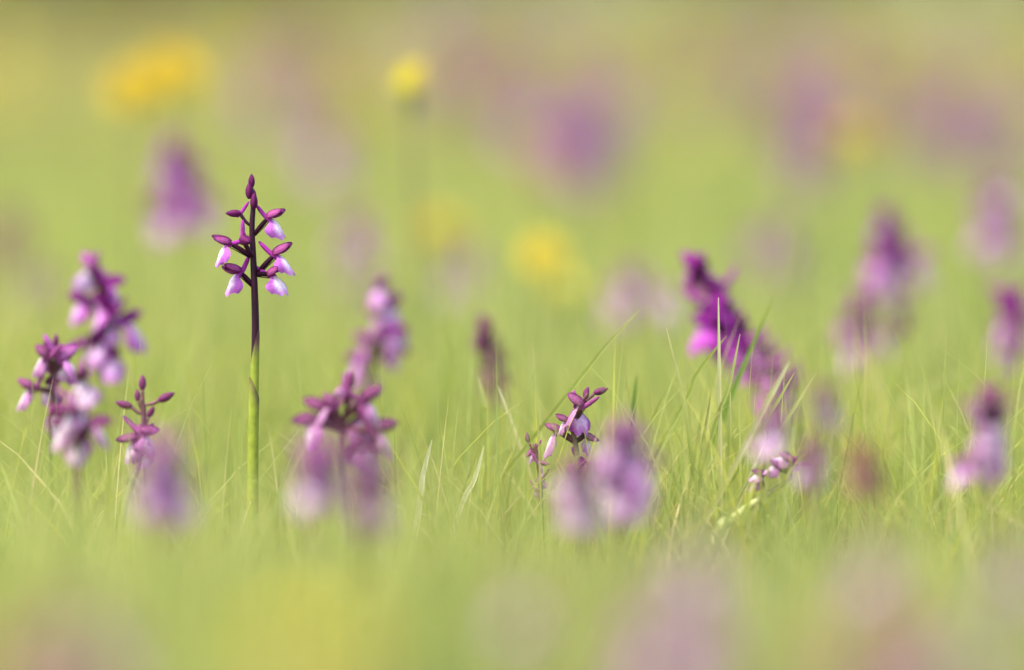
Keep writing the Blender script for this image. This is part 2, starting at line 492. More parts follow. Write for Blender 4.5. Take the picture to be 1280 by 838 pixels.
def piece(kind, pal, res=LOD_HI, variant=0):
    key = (kind, pal, res, variant)
    if key not in _cache:
        mb = MB()
        if kind == 'hood': hood_geo(mb, pal, res)
        elif kind == 'sepal_a': sepal_geo(mb, pal, 1, res)
        elif kind == 'sepal_b': sepal_geo(mb, pal, -1, res)
        elif kind == 'lip': lip_geo(mb, pal, res, 0, variant)
        elif kind == 'spur': spur_geo(mb, pal, res)
        elif kind == 'flower':      # whole small flower, origin at its foot on the stem
            ov = spline([Vector((0, 0, 0)), Vector((3.2, 0, 4.5)) * MM, Vector((6.5, 0, 8.5)) * MM], 5)
            tube(mb, ov, lambda t: 1.1 * MM, lambda t: PAL[pal][5], 5)
            m2 = MB()
            lip_geo(m2, pal, res, 0, variant)
            m2.v = [(x * 1.15, y * 1.25, z * 1.15) for x, y, z in m2.v]
            hood_geo(m2, pal, res); spur_geo(m2, pal, res)
            o = Vector((6.5, 0, 8.0)) * MM
            mb.add([Vector(p) + o for p in m2.v], m2.f, m2.c)
        elif kind == 'bud':
            V, Fc, C = [], [], []
            na, nb = 9, 8
            for i in range(na + 1):
                t = i / na
                r = 2.1 * math.sin(math.pi * min(1, (0.04 + 0.95 * t) ** 0.85)) ** 0.7
                for k in range(nb):
                    th = 2 * math.pi * k / nb
                    V.append((-1 * MM + 8.5 * t * MM, r * math.cos(th) * MM, r * math.sin(th) * MM * 0.95 + 0.6 * t * t * MM))
                    C.append(lerp(PAL[pal][2], PAL[pal][3], 0.16 if k % 2 else 0.0))
            for i in range(na):
                for k in range(nb):
                    k2 = (k + 1) % nb
                    Fc.append((i * nb + k, (i + 1) * nb + k, (i + 1) * nb + k2, i * nb + k2))
            Fc.append(tuple(range(nb))); Fc.append(tuple(na * nb + k for k in range(nb - 1, -1, -1)))
            mb.add(V, Fc, C)
        me = mb.mesh(kind.split('_')[0], M_PETAL)
        _cache[key] = me
    return _cache[key]


def rotm(az, pitch, roll=0.0):
    return (Matrix.Rotation(az, 4, 'Z') @ Matrix.Rotation(-pitch, 4, 'Y') @ Matrix.Rotation(roll, 4, 'X'))


class Stem:
    def __init__(s, pts, n=26):
        s.p = spline(pts, n)

    def near(s, J, drop):
        """Where the stalk of a flower at J leaves the stem."""
        best = min(s.p, key=lambda q: abs((q - J).length - drop) + (0.03 if q.z > J.z else 0))
        return best


def make_stem(root, S, r0, r1, turn, low, high, name='stem'):
    mb = MB()
    o = root.location
    tube(mb, [q - o for q in S.p], lambda t: r0 + (r1 - r0) * t,
         lambda t: lerp(low, high, smooth(turn - 0.08, turn + 0.08, t)), 10)
    return link(name, mb.mesh(name, M_STEM), root)


def add_flower(root, A, J, az, pitch, s, pal, roll=0.0, variant=0, spur_pitch=None, lip_pitch=None, thick=1.0, res=LOD_HI, extra=True, wob=0.0):
    o = root.location
    mb = MB()
    d = J - A
    out = Vector((math.cos(az), math.sin(az), 0))
    mid = A + d * 0.5 + Vector((0, 0, 0.0004)) + out * 0.0002
    tube(mb, spline([A - A, mid - A, d], 8), lambda t: (0.95 + 0.35 * math.sin(t * 3)) * s * thick * MM, lambda t: PAL[pal][5], 7)
    # bract hugging the ovary
    side = d.cross(Vector((0, 0, 1)))
    if side.length < 1e-6: side = Vector((1, 0, 0))
    side = side.normalized()
    nrm = side.cross(d).normalized()
    V, C = [], []
    for i in range(6):
        t = i / 5
        w = 1.5 * s * MM * math.sin(math.pi * (0.12 + 0.86 * t)) ** 0.8
        c = d * (t * 0.95) - nrm * (0.9 * s * MM + 0.5 * MM * t)
        V += [c - side * w, c - nrm * 0.0004, c + side * w]
        C += [PAL[pal][5]] * 3
    mb.add(V, [(3 * i + k, 3 * i + k + 1, 3 * i + k + 4, 3 * i + k + 3) for i in range(5) for k in range(2)], C)
    f = link('flower', mb.mesh('flower', M_PETAL), root, A - o)
    T = Matrix.Translation(J - A)
    R = rotm(az, pitch, roll)
    Sm = Matrix.Scale(s, 4)
    J1 = Matrix.Identity(4); J2 = Matrix.Identity(4)
    J2 = Matrix.Rotation(random.uniform(-.25, .25), 4, 'X') @ Matrix.Diagonal((random.uniform(1.0, 1.2), random.uniform(1.05, 1.3), random.uniform(.98, 1.14), 1))
    J1 = Matrix.Rotation(random.uniform(-.35, .35), 4, 'X') @ Matrix.Diagonal((random.uniform(.9, 1.02), random.uniform(.9, 1.1), random.uniform(.85, 1.0), 1))
    if wob > 0:
        J1 = Matrix.Rotation(random.uniform(-.3, .3), 4, 'X') @ Matrix.Diagonal((random.uniform(.66, .95), random.uniform(.75, 1.05), random.uniform(.75, 1.05), 1))
        J2 = Matrix.Rotation(random.uniform(-.35, .35), 4, 'X') @ Matrix.Diagonal((random.uniform(.8, 1.15), random.uniform(.75, 1.2), random.uniform(.8, 1.2), 1))
    link('hood', piece('hood', pal, res), f, mat=T @ R @ Sm @ J1)
    if extra:
        link('sepal', piece('sepal_a', pal, res), f, mat=T @ R @ Sm @ J1 @ Matrix.Rotation(.16, 4, 'Z'))
        link('sepal', piece('sepal_b', pal, res), f, mat=T @ R @ Sm @ (J1 @ Matrix.Rotation(random.uniform(0, .5) * (wob > 0) - .16, 4, 'Z')))
    lp = pitch if lip_pitch is None else lip_pitch
    link('lip', piece('lip', pal, res, variant), f, mat=T @ rotm(az, lp, roll) @ Sm @ J2)
    sp = pitch if spur_pitch is None else spur_pitch
    link('spur', piece('spur', pal, res), f, mat=T @ rotm(az, sp, roll) @ Sm)
    return f


def add_bud(root, A, J, az, pitch, s, pal, stalk=True):
    o = root.location
    if stalk and (J - A).length > 0.002:
        mb = MB()
        tube(mb, spline([Vector(), (J - A) * 0.5 + Vector((0, 0, -0.0008)), J - A], 6), lambda t: (0.8 + 0.2 * t) * s * MM, lambda t: PAL[pal][5], 7)
        f = link('flower_stalk', mb.mesh('flower_stalk', M_STEM), root, A - o)
        return link('bud', piece('bud', pal), f, mat=Matrix.Translation(J - A) @ rotm(az, pitch) @ Matrix.Scale(s, 4))
    return link('bud', piece('bud', pal), root, mat=Matrix.Translation(J - o) @ rotm(az, pitch) @ Matrix.Scale(s, 4))


def root_at(name, x, y, label, group='green-winged orchids in the meadow', cat='orchid'):
    o = link(name, None, None, (x, y, gz(x, y)))
    o.empty_display_size = 0.02
    return tag(o, label, cat, group)


LOWG, HIP = (0.16, 0.20, 0.045), (0.045, 0.008, 0.028)


# ------------------------------------------------------------------ the sharp orchid
def hero():
    D = FOCUS
    z = lambda a, b, dd=0.0: P(220 + a / 4.19, 200 + b / 4.19, D + dd)
    base = P(316, 790, D)
    root = root_at('orchid', base.x, base.y, 'sharply focused tall orchid with purple stem, dark buds and lilac white-lipped flowers')
    pts = [Vector((base.x, base.y, gz(base.x, base.y) - 0.01)), P(316, 640, D), P(317, 520, D), P(319.3, 420, D), z(412, 700), z(405, 520), z(398, 360), z(404, 235), z(396, 150)]
    S = Stem(pts, 40)
    mb = MB()
    o = root.location
    zt = z(400, 150).z - o.z
    tube(mb, [q - o for q in S.p], lambda t: 0.00225 - 0.0012 * t ** 1.3,
         lambda t: lerp((0.20, 0.26, 0.04), (0.022, 0.003, 0.012), smooth(0.285, 0.345, t)), 12)
    link('stem', mb.mesh('stem', M_STEM), root)

    # sheathing leaves with slanted purple-edged mouths
    def sheath(ptop, pbot, r, slant, phase, name):
        mb = MB(); n, m = 20, 12
        V, Fc, C = [], [], []
        def axis(py):
            zz = P(316, py, D).z
            return min(S.p, key=lambda q: abs(q.z - zz))
        a0, a1 = P(316, pbot, D).z, P(316, ptop, D).z
        def centre(zv):
            for i in range(len(S.p) - 1):
                if S.p[i].z <= zv <= S.p[i + 1].z:
                    k = (zv - S.p[i].z) / max(1e-6, S.p[i + 1].z - S.p[i].z)
                    return S.p[i].lerp(S.p[i + 1], k)
            return S.p[0]
        for j in range(m + 1):
            t = j / m
            for k in range(n):
                th = 2 * math.pi * k / n
                cth = 0.5 + 0.5 * math.cos(th - phase)
                top = a1 - slant * (1 - cth ** 1.5)
                zv = a0 + (top - a0) * t
                c = centre(zv)
                rr = r * (1.0 + 0.10 * t * (1 - t) * 4) * (1 - 0.22 * t) + 0.0004 * t ** 6
                V.append(Vector((c.x + rr * math.cos(th), c.y + rr * math.sin(th), zv)) - o)
                e = smooth(0.90, 1.0, t) * 0.8 + (smooth(0.5, 1.0, cth) * smooth(0.66, 0.9, t) if name == 'upper' else 0)
                C.append(lerp((0.27, 0.32, 0.030), (0.09, 0.03, 0.045), min(1, e)))
        for j in range(m):
            for k in range(n):
                k2 = (k + 1) % n
                Fc.append((j * n + k, j * n + k2, (j + 1) * n + k2, (j + 1) * n + k))
        mb.add(V, Fc, C)
        link('sheath_leaf', mb.mesh('sheath_leaf', M_SHEATH), root)
    sheath(412, 520, 0.00225, 0.017, math.radians(-35), 'upper')
    sheath(471, 780, 0.0029, 0.011, math.radians(-150), 'lower')

    pal = 'magenta'
    R_, L_ = 0.0, math.pi
    FL = [  # attach, junction, azimuth, hood pitch, size, spur pitch, lip pitch, variant
        (z(421, 600), z(515, 500), math.radians(-10), math.radians(14), 1.08, math.radians(-16), math.radians(10), 0),
        (z(405, 660), z(338, 592), math.radians(192), math.radians(0), 1.02, math.radians(-38), math.radians(0), 1),
        (z(425, 600, -0.002), z(492, 604, -0.003), math.radians(-32), math.radians(14), 1.0, math.radians(0), math.radians(4), 2),
        (z(392, 505, -0.004), z(285, 440, -0.004), math.radians(190), math.radians(2), 1.0, math.radians(8), math.radians(0), 0),
        (z(408, 392), z(482, 306), math.radians(-14), math.radians(6), 0.95, math.radians(-22), math.radians(4), 1),
    ]
    for A, J, az, pi_, s, sp, lp, v in FL:
        add_flower(root, A, J, az, pi_, s, pal, 0, v, sp, lp)
    # flower turned to the viewer in the middle of the spike
    Ac, Jc = z(398, 500, -0.002), z(350, 412, -0.008)
    b = add_bud(root, Ac, Jc, math.radians(-70), math.radians(-12), 1.35, pal)
    link('spur', piece('spur', pal), b.parent, mat=Matrix.Translation(Jc - Ac) @ rotm(math.radians(-80), math.radians(-62)) @ Matrix.Scale(0.95, 4))
    link('sepal', piece('sepal_a', pal), b.parent, mat=Matrix.Translation(Jc - Ac) @ rotm(math.radians(-110), math.radians(25)) @ Matrix.Scale(0.7, 4))
    # closed bud at upper left with its spur
    b = add_bud(root, z(390, 345), z(335, 280), math.radians(188), math.radians(-4), 0.95, pal)
    link('spur', piece('spur', pal), b.parent, mat=Matrix.Translation(z(335, 280) - z(390, 345)) @ rotm(math.radians(188), math.radians(-28)) @ Matrix.Scale(0.75, 4))
    add_bud(root, z(405, 262), z(406, 250, -0.002), math.radians(-60), math.radians(78), 0.98, pal, False)
    add_bud(root, z(396, 210), z(384, 195, -0.001), math.radians(120), math.radians(84), 0.95, pal, False)
    add_bud(root, z(396, 150), z(396, 140), math.radians(150), math.radians(86), 0.84, pal, False)
    add_bud(root, z(402, 245), z(404, 215, 0.002), math.radians(20), math.radians(80), 0.75, pal, False)


hero()


# ------------------------------------------------------------------ other orchids near the plane of focus: flowers set one by one
def orchid(label, D, stem_px, flowers, pal, r=(0.0018, 0.0010), size=1.0, buds=(), turn=0.55, detail=True, name='orchid'):
    """stem_px: pixels foot..tip (foot carried down to the ground); flowers: (px, py, azimuth deg, pitch deg[, size])"""
    pts = [P(a, b, D + (c[2] if len(c) > 2 else 0)) for c in stem_px for a, b in [c[:2]]]
    d = pts[0] - pts[1]
    k = max(0.0, pts[0].z + 0.01)
    foot = Vector((pts[0].x + max(-0.05, min(0.05, d.x / max(1e-3, -d.z) * k * 0.5)) if d.z < 0 else pts[0].x, pts[0].y, 0))
    foot.z = gz(foot.x, foot.y) - 0.008
    root = root_at(name, foot.x, foot.y, label)
    S = Stem([foot] + pts, 22)
    make_stem(root, S, r[0], r[1], turn, LOWG, lerp(PAL[pal][5], HIP, 0.3))
    for q in flowers:
        px, py, az, pit = q[:4]
        s = 1.28 * size * (q[4] if len(q) > 4 else 1)
        fp = q[5] if len(q) > 5 else pal
        azr = math.radians(az)
        c = P(px, py, D) + Vector((0, random.uniform(-.004, .004), 0))
        J = c - Vector((math.cos(azr), math.sin(azr), 0)) * 0.005 * s
        A = S.near(J, 0.010 * s)
        add_flower(root, A, J, azr, math.radians(pit), s, fp, 0, random.randrange(3), math.radians(-random.uniform(5, 40)), math.radians(pit * 0.4 + random.uniform(-8, 8)),
                   res=LOD_HI if abs(D - FOCUS) < 0.15 else LOD_LO, extra=detail, wob=1.0)
    for px, py, az, pit, s in buds:
        J = P(px, py, D); A = S.near(J, 0.008)
        add_bud(root, A, J, math.radians(az), math.radians(pit), s * size, pal)
    return root


def spike(n, top, bot, w=26, seed=0, s=1.0, az0=None):
    """flowers spread round a flower spike from pixel top to bottom"""
    R = random.Random(seed); out = []
    for i in range(n):
        t = (i + 0.5) / n
        az = (i * 137 + R.uniform(-25, 25) + (az0 or 0)) % 360
        ww = w * (0.45 + 0.8 * t) * R.uniform(.75, 1.35)
        out.append((top[0] + (bot[0] - top[0]) * t + math.cos(math.radians(az)) * ww, top[1] + (bot[1] - top[1]) * t - math.sin(math.radians(az)) * 6,
                    az, R.uniform(-15, 15), s * R.uniform(0.85, 1.05)))
    return out


orchid('loose flowered magenta orchid left of the sharp orchid, highest on the left edge', 3.02,
       [(128, 640), (126, 520), (122, 440), (128, 380), (122, 330)],
       [(108, 335, 120, 20, 1, 'lilac'), (150, 352, 10, -20, 1.1), (92, 375, 185, -10, 1.0), (128, 362, -90, 10), (120, 388, 200, 20), (134, 400, -70, 0),
        (168, 402, -8, 0, 1.1), (124, 424, -120, -10), (100, 428, 200, -30), (138, 440, -80, -20), (148, 392, 20, 10, .8)], 'purple', size=1.05)
orchid('small fading orchid with brownish pink flowers at the left edge', 2.88,
       [(62, 640), (62, 560), (66, 480), (70, 440)],
       [(30, 486, 175, 0, .8), (50, 446, 150, 25, .9), (62, 478, 240, -20, .9), (92, 447, 10, 10, 1.15, 'lilac'), (80, 450, -60, 5, .9), (70, 510, -100, -30, .9)], 'wilted',
       buds=[(70, 432, 90, 80, .8)])
orchid('soft faded orchid with pale hanging lips in front of the brownish pink one', 2.62,
       [(98, 720), (97, 640), (96, 560), (95, 490)],
       [(80, 512, 200, -20), (108, 505, -20, -10), (100, 478, -90, 10, 1), (90, 535, -120, -30), (104, 545, -70, -30), (128, 530, 0, -20, 1.0), (70, 530, 190, -20)], 'wilted', size=1.0)
orchid('little orchid with three brown purple buds on stalks, faded flowers below', 2.745,
       [(150, 680), (160, 620), (174, 575), (180, 520), (177, 497)],
       [(158, 548, 195, -25, .85, 'wilted'), (190, 540, -20, -20, .95, 'wilted'), (178, 556, -80, -30, .9, 'wilted')], 'wilted',
       buds=[(163, 508, 175, 10, 1.0), (178, 486, 85, 75, .9), (200, 500, 8, 20, 1.05), (172, 500, 100, 70, .7), (186, 520, -40, 50, .8)])
orchid('short blurred lilac orchid low in front, just left of the sharp orchid stem', 2.27,
       [(204, 800), (203, 700), (202, 640), (204, 560)], spike(11, (205, 556), (200, 620), 26, 3, 1.0), 'lilac', size=1.0, detail=False)
orchid('magenta orchid with bent neck and a dark green stem right of the sharp orchid', 3.13,
       [(466, 700), (460, 560), (463, 480), (472, 420), (480, 380), (478, 352)],
       [(478, 360, -90, 10, .9), (486, 382, -60, 0, 1.1), (494, 402, 0, -20), (470, 384, 200, 20, .9), (505, 432, -20, -50, 1.05), (450, 425, 170, -20, .95), (440, 446, 190, -30, 1.1), (452, 460, 240, -40, .9), (498, 412, -50, -30)],
       'purple', size=1.05, turn=0.8)
orchid('drooping orchid with arched flower stalks below the bent neck magenta orchid', 2.67,
       [(432, 700), (429, 620), (428, 545), (437, 490), (440, 478)],
       [(392, 512, 170, 0, 1), (378, 524, 195, -25, 1), (405, 508, 165, 20, .9), (470, 500, 10, 10, 1.05), (484, 536, 15, -10, 1.1), (458, 520, -60, -20, .9), (448, 550, -90, -20), (470, 555, -40, -40, .9), (432, 484, 110, 60, .8)],
       'wilted', size=1.0, buds=[(437, 478, 60, 60, .8)])
orchid('pale out of focus orchid, left of the pair in front of the drooping orchid', 2.28,
       [(396, 820), (395, 700), (394, 620), (395, 570)], spike(9, (398, 562), (395, 602), 24, 8, .95), 'lilac', detail=False)
orchid('pale out of focus orchid, right of the pair in front of the drooping orchid', 2.3,
       [(470, 820), (460, 700), (458, 620), (456, 540)], spike(12, (455, 560), (463, 645), 20, 9, .95), 'wilted', detail=False)
orchid('dark withered orchid spike standing alone in the middle of the grass', 3.12,
       [(612, 700), (614, 560), (616, 500), (612, 440), (602, 405)],
       [(604, 410, 120, 30, .75), (608, 420, -60, 10, .8), (616, 432, 20, 0, .75), (606, 436, 200, 10, .7), (622, 448, 0, 10, .9), (630, 455, 15, 20, .75), (612, 456, 240, -20, .8), (620, 470, -80, -10, .8), (632, 486, 0, -10, .8), (614, 484, 200, -20, .8)],
       'dark', turn=0.75)
orchid('bent orchid with one bud held out to the right, single pale lip at left', 2.80,
       [(722, 720), (722, 640), (722, 575), (716, 530), (726, 505), (735, 492)],
       [(686, 540, 178, 0, .95), (716, 508, 160, 20, .85), (726, 512, -70, 20, .85, 'purple'), (700, 526, 175, 10, .6), (740, 545, -30, -40, .7), (728, 575, -60, -50, .7)], 'wilted', size=.95,
       buds=[(744, 491, 8, 12, .95), (731, 496, 60, 50, .8)])
orchid('tiny shrivelled orchid with hanging purple scraps left of the bent orchid', 2.80,
       [(678, 700), (676, 640), (674, 585), (668, 555)],
       [(680, 578, 10, -30, .6), (673, 596, 200, -60, .5), (675, 612, -20, -70, .5), (660, 562, 180, -70, .6)], 'wilted', size=.8, buds=[(660, 552, 120, 70, .75)])
orchid('bright lilac pink orchid out of focus in front, right of the bent orchid', 2.4,
       [(772, 800), (772, 700), (772, 620), (776, 550)],
       [(776, 537, 100, 30, .85), (758, 553, 180, 10, 1), (802, 557, 0, 0, 1.05), (782, 563, -90, 0, 1), (748, 579, 190, -10, 1), (815, 581, -10, -10, 1.1), (786, 589, -90, -10, 1.05), (760, 603, 215, -20, 1), (804, 607, -40, -20, 1.05), (778, 611, -80, -20, 1)],
       'lilac', detail=False)
orchid('paler faded orchid out of focus left beside the bright lilac pink one', 2.38,
       [(728, 800), (728, 700), (726, 640), (724, 590)], [(724, 585, 90, 20, .8), (702, 597, 185, 0, .95), (744, 598, 0, 0, .9), (722, 605, -90, 0, .95), (696, 621, 200, -20, .95), (742, 623, -20, -20, .95), (718, 625, -100, -20, 1)], 'wilted', detail=False)
orchid('long leaning spike of deep magenta flowers behind the thin grass blades at right', 3.07,
       [(1010, 700), (1000, 560), (975, 480), (930, 410), (880, 345), (862, 325)],
       [(862, 330, 120, 20, .8), (875, 345, -60, 10, 1, 'dark'), (884, 362, 200, 10), (893, 375, -90, 0), (905, 385, 20, 0, 1.1), (872, 405, 185, -10, 1.1), (900, 400, 240, -20), (920, 405, -90, 0), (930, 425, -60, 10),
        (915, 432, 200, -10), (945, 430, 30, 0), (955, 445, -60, -10), (940, 450, 220, -20), (962, 465, 0, 0), (970, 478, -80, -20), (955, 470, 200, -20), (980, 495, 30, -20, .9), (985, 480, 10, 0, .9), (948, 462, 200, -10), (932, 440, 220, 0), (905, 420, -90, -10), (988, 505, -60, -30, .8), (992, 488, 0, -10, 1), (970, 492, 200, -10, 1), (978, 508, -90, -10, 1), (960, 480, -90, 0, 1)],
       'deep', size=1.24)
orchid('tall blurred magenta orchid with one flower held out right, behind at far right', 3.5,
       [(1120, 640), (1126, 500), (1124, 400), (1114, 330), (1110, 270)],
       [(1108, 275, 90, 20, .9), (1112, 295, -90, 10, 1.1), (1106, 315, 220, 0, 1.1), (1118, 320, -60, 0, 1.1), (1092, 325, 180, -10, .9), (1158, 322, 5, -10, 1.2, 'lilac'), (1100, 340, 200, -20), (1130, 360, -30, -30, .8, 'wilted'), (1136, 385, -30, -30, .8, 'dark')], 'purple', size=1.4)
orchid('shorter blurred magenta orchid at left of the tall one at far right', 3.38,
       [(1082, 680), (1086, 540), (1084, 440), (1074, 375)],
       [(1072, 380, 120, 10), (1074, 398, -90, 0, 1.1), (1060, 402, 200, -10), (1052, 425, 190, -20, 1.1, 'lilac'), (1080, 412, -60, -20), (1108, 418, 0, -20, 1.1, 'lilac'), (1068, 422, 230, -20)], 'purple', size=1.3)
orchid('blurred magenta orchid behind and above left of the sharp orchid', 3.7,
       [(228, 520), (228, 400), (226, 300), (222, 240), (212, 182)],
       [(212, 184, 120, 20, 1.0), (206, 204, 190, 10, 1.0), (222, 204, -60, 10, 1.1), (236, 220, -40, -10, 1.2, 'lilac'), (222, 222, 200, 0, 1.1), (244, 212, 15, 0, 1), (204, 248, 185, -10, 1.2), (188, 262, 195, -20, 1.2), (200, 268, 230, -20, 1.1), (232, 244, -90, -10, 1.1),
        (264, 256, 0, -20, 1.25, 'lilac'), (252, 246, -20, -10, 1, 'wilted')], 'purple', size=1.15, turn=0.7)
orchid('magenta orchid cut by the right edge of the picture', 3.3,
       [(1276, 680), (1272, 520), (1268, 430), (1262, 368)], spike(8, (1264, 372), (1268, 418), 18, 21, 1.0), 'purple', size=1.35)
orchid('blurred violet orchid standing low in the grass near the right edge', 2.47,
       [(1232, 760), (1232, 640), (1236, 560), (1240, 500)],
       [(1238, 500, 100, 20, 1, 'wilted'), (1225, 515, 190, 0, 1, 'wilted'), (1245, 520, -30, 0), (1236, 535, -90, 0), (1224, 560, 220, -30, 1.0, 'wilted'), (1248, 550, -40, -20), (1196, 580, 185, -30, .9, 'lilac'), (1234, 560, -80, -30, 1, 'lilac')], 'wilted')
orchid('blurred pinkish orchid beside the fallen orchid', 2.46,
       [(1012, 760), (1012, 660), (1012, 600), (1016, 560)], [(1016, 562, -90, 10, .8), (1030, 574, 0, -10, .75), (1000, 580, 200, -10, .7), (1018, 592, -80, -30, .7)], 'wilted', detail=False)
orchid('faint lilac orchid head above the fallen orchid under the leaning spike', 2.42,
       [(972, 720), (968, 620), (966, 560), (964, 520)], spike(5, (964, 520), (966, 556), 16, 24, .62), 'lilac', detail=False)
orchid('small faded pink orchid right of the leaning spike foot', 2.38,
       [(1030, 700), (1032, 580), (1032, 520), (1032, 490)], spike(4, (1032, 490), (1030, 515), 22, 26, .58), 'wilted', detail=False)
orchid('brown withered orchid blurred in the yellow green grass at right', 2.34,
       [(1082, 760), (1082, 660), (1080, 600), (1078, 560)], spike(5, (1080, 558), (1082, 600), 16, 31, .8), 'rust', detail=False)


# fallen orchid: stem lying aslant in the grass, its few flowers folded back to the left
def fallen():
    D = 2.75
    a = P(888, 690, D)
    root = root_at('orchid', a.x, a.y, 'fallen orchid with thick pale slanting stem and pink flowers folded to the left')
    o = root.location
    S = Stem([Vector((a.x - 0.02, a.y, gz(a.x, a.y) - 0.01)), P(895, 672, D), P(915, 650, D), P(948, 625, D), P(978, 606, D), P(988, 594, D), P(975, 588, D), P(956, 592, D)], 30)
    mb = MB()
    tube(mb, [q - o for q in S.p], lambda t: 0.0034 - 0.0020 * smooth(0.05, 0.6, t) - 0.0003 * t,
         lambda t: lerp((0.33, 0.35, 0.12), (0.17, 0.11, 0.09), smooth(0.45, 0.75, t)), 10)
    link('stem', mb.mesh('stem', M_STEM), root)
    for px, py, az, pit, s in [(982, 578, 160, 20, .85), (968, 584, 190, 5, .75), (945, 592, 182, -8, .8), (995, 580, -20, 10, .7), (940, 598, 200, -30, .6)]:
        az = math.radians(az)
        J = P(px, py, D - 0.003) - Vector((math.cos(az), math.sin(az), 0)) * 0.004
        add_flower(root, S.near(J, 0.006), J, az, math.radians(pit), s, 'wilted', 0, 1, math.radians(pit + 10), math.radians(pit + 35), res=LOD_HI, wob=1.0)


fallen()


# ------------------------------------------------------------------ blurred orchids, in front and behind
def soft_orchid(label, px, top, D, head_px, n, pal, size=1.0, lean=0.0, group='green-winged orchids in the meadow', seed=0, w=0.006):
    R = random.Random(seed * 31 + int(px))
    T = P(px, top, D)
    T.z = max(T.z, 0.07)
    x, y = T.x - lean * T.z, T.y
    root = root_at('orchid', x, y, label, group)
    o = root.location
    S = Stem([Vector((x, y, o.z - 0.008)), Vector((x + lean * 0.3 * T.z, y, T.z * 0.5)), T], 12)
    make_stem(root, S, 0.0019, 0.0010, 0.6, LOWG, PAL[pal][5])
    hl = head_px * D / F_PX
    size *= 1.25 if D > 2.5 else 1.0
    me = [piece('flower', pal, LOD_LO, v) for v in range(3)]
    for i in range(n):
        t = (i + 0.3) / n
        zz = T.z - hl * t - 0.006
        q = min(S.p, key=lambda v: abs(v.z - zz))
        az = i * 2.4 + R.uniform(-.4, .4)
        s = size * R.uniform(0.85, 1.1) * (0.7 + 0.4 * min(1, t * 2))
        link('flower', me[R.randrange(3)], root, mat=Matrix.Translation(Vector((q.x, q.y, zz)) - o) @ rotm(az, R.uniform(-.35, .2)) @ Matrix.Scale(s, 4))
    return root


for a in [
    ('faint mauve orchid column behind, between the sharp orchid and the bent neck one', 440, 270, 4.1, 115, 14, 'purple', 1.1),
    ('faint mauve orchid high up behind, below right of the yellow pair', 405, 160, 5.3, 70, 12, 'purple', 1.0),
    ('broad mauve orchid far behind at the middle of the picture', 730, 114, 5.0, 115, 16, 'mauve', 1.3),
    ('second broad mauve orchid far behind, leaning on the first one', 755, 150, 5.5, 90, 14, 'mauve', 1.2),
    ('peach pink faded orchid far behind below the broad mauve one', 690, 168, 5.2, 60, 9, 'rust', 1.2),
    ('tall narrow mauve orchid far behind at right of centre', 1008, 105, 4.6, 135, 14, 'mauve', 0.95),
    ('wide dim mauve orchid far behind near the upper right', 1190, 118, 5.6, 90, 12, 'mauve', 1.1),
    ('dim mauve orchid far behind at the upper right edge', 1245, 130, 5.6, 120, 12, 'mauve', 1.0),
    ('blurred dark magenta orchid behind at the right edge below the dim mauve ones', 1248, 222, 3.9, 95, 11, 'purple', 0.85),
    ('round dim mauve orchid head behind, above the leaning spike', 965, 282, 4.2, 70, 12, 'mauve', 1.3),
    ('dim purple orchid behind, left of the leaning spike', 788, 338, 3.75, 60, 10, 'purple', 0.95),
    ('lilac flowered dim orchid close beside the leaning spike top', 834, 354, 3.6, 40, 4, 'lilac', 0.75),
    ('dim mauve orchid behind, left of the bright yellow flower', 583, 312, 4.1, 60, 11, 'purple', 1.0),
    ('faint purple orchid behind at the far left edge', 12, 262, 4.4, 70, 8, 'dark', 1.0),
    ('faint lilac orchid behind, just above the highest magenta orchid on the left', 45, 335, 4.0, 50, 6, 'mauve', 1.0),
    ('large soft magenta orchid right in front at the bottom edge', 862, 735, 1.58, 150, 10, 'purple', 0.78),
    ('faded mauve orchid in front just above the large bottom edge one', 872, 668, 1.8, 80, 6, 'wilted', 0.6),
    ('rust brown orchid right in front at the bottom edge', 1082, 745, 1.55, 120, 9, 'rust', 0.85),
    ('faint mauve orchid in front above the rust brown one', 1098, 680, 1.85, 50, 5, 'wilted', 0.55),
    ('faint pinkish orchid in front left of the large bottom edge one', 650, 720, 1.8, 60, 5, 'wilted', 0.5),
    ('greyish pink orchid right in front in the bottom left corner', 105, 765, 1.55, 110, 8, 'wilted', 0.7),
    ('dull brown orchid right in front at the bottom left edge', 40, 790, 1.48, 110, 9, 'rust', 0.85),
    ('faint mauve orchid in front at the lower right edge', 1274, 665, 1.9, 70, 6, 'wilted', 0.6),
    ('pale pinkish orchid right in front at the bottom right', 1180, 800, 1.5, 70, 7, 'wilted', 0.8),
]:
    soft_orchid(*a, lean=random.uniform(-0.08, 0.08), seed=len(a[0]))

FAR_LABEL = 'distant orchid melting into the mauve haze at the back of the meadow'
R = random.Random(5)
for i in range(160):
    D = R.uniform(6.0, 13.0)
    x = R.uniform(-1, 1) * (D * 0.095 + 0.25)
    px = 640 + x / D * F_PX
    if px < 330 and R.random() < 0.85: continue
    if px > 820 and R.random() < 0.45: continue
    h = R.uniform(0.13, 0.20)
    py = -69 + (HC - h) / D * F_PX
    soft_orchid(FAR_LABEL, px, py, D, 90 * 3.0 / D, 8, R.choice(['mauve', 'purple', 'mauve', 'dark']), 1.15, R.uniform(-.1, .1), 'orchids at the back of the meadow', i)


# ------------------------------------------------------------------ yellow flowers
_ycache = {}


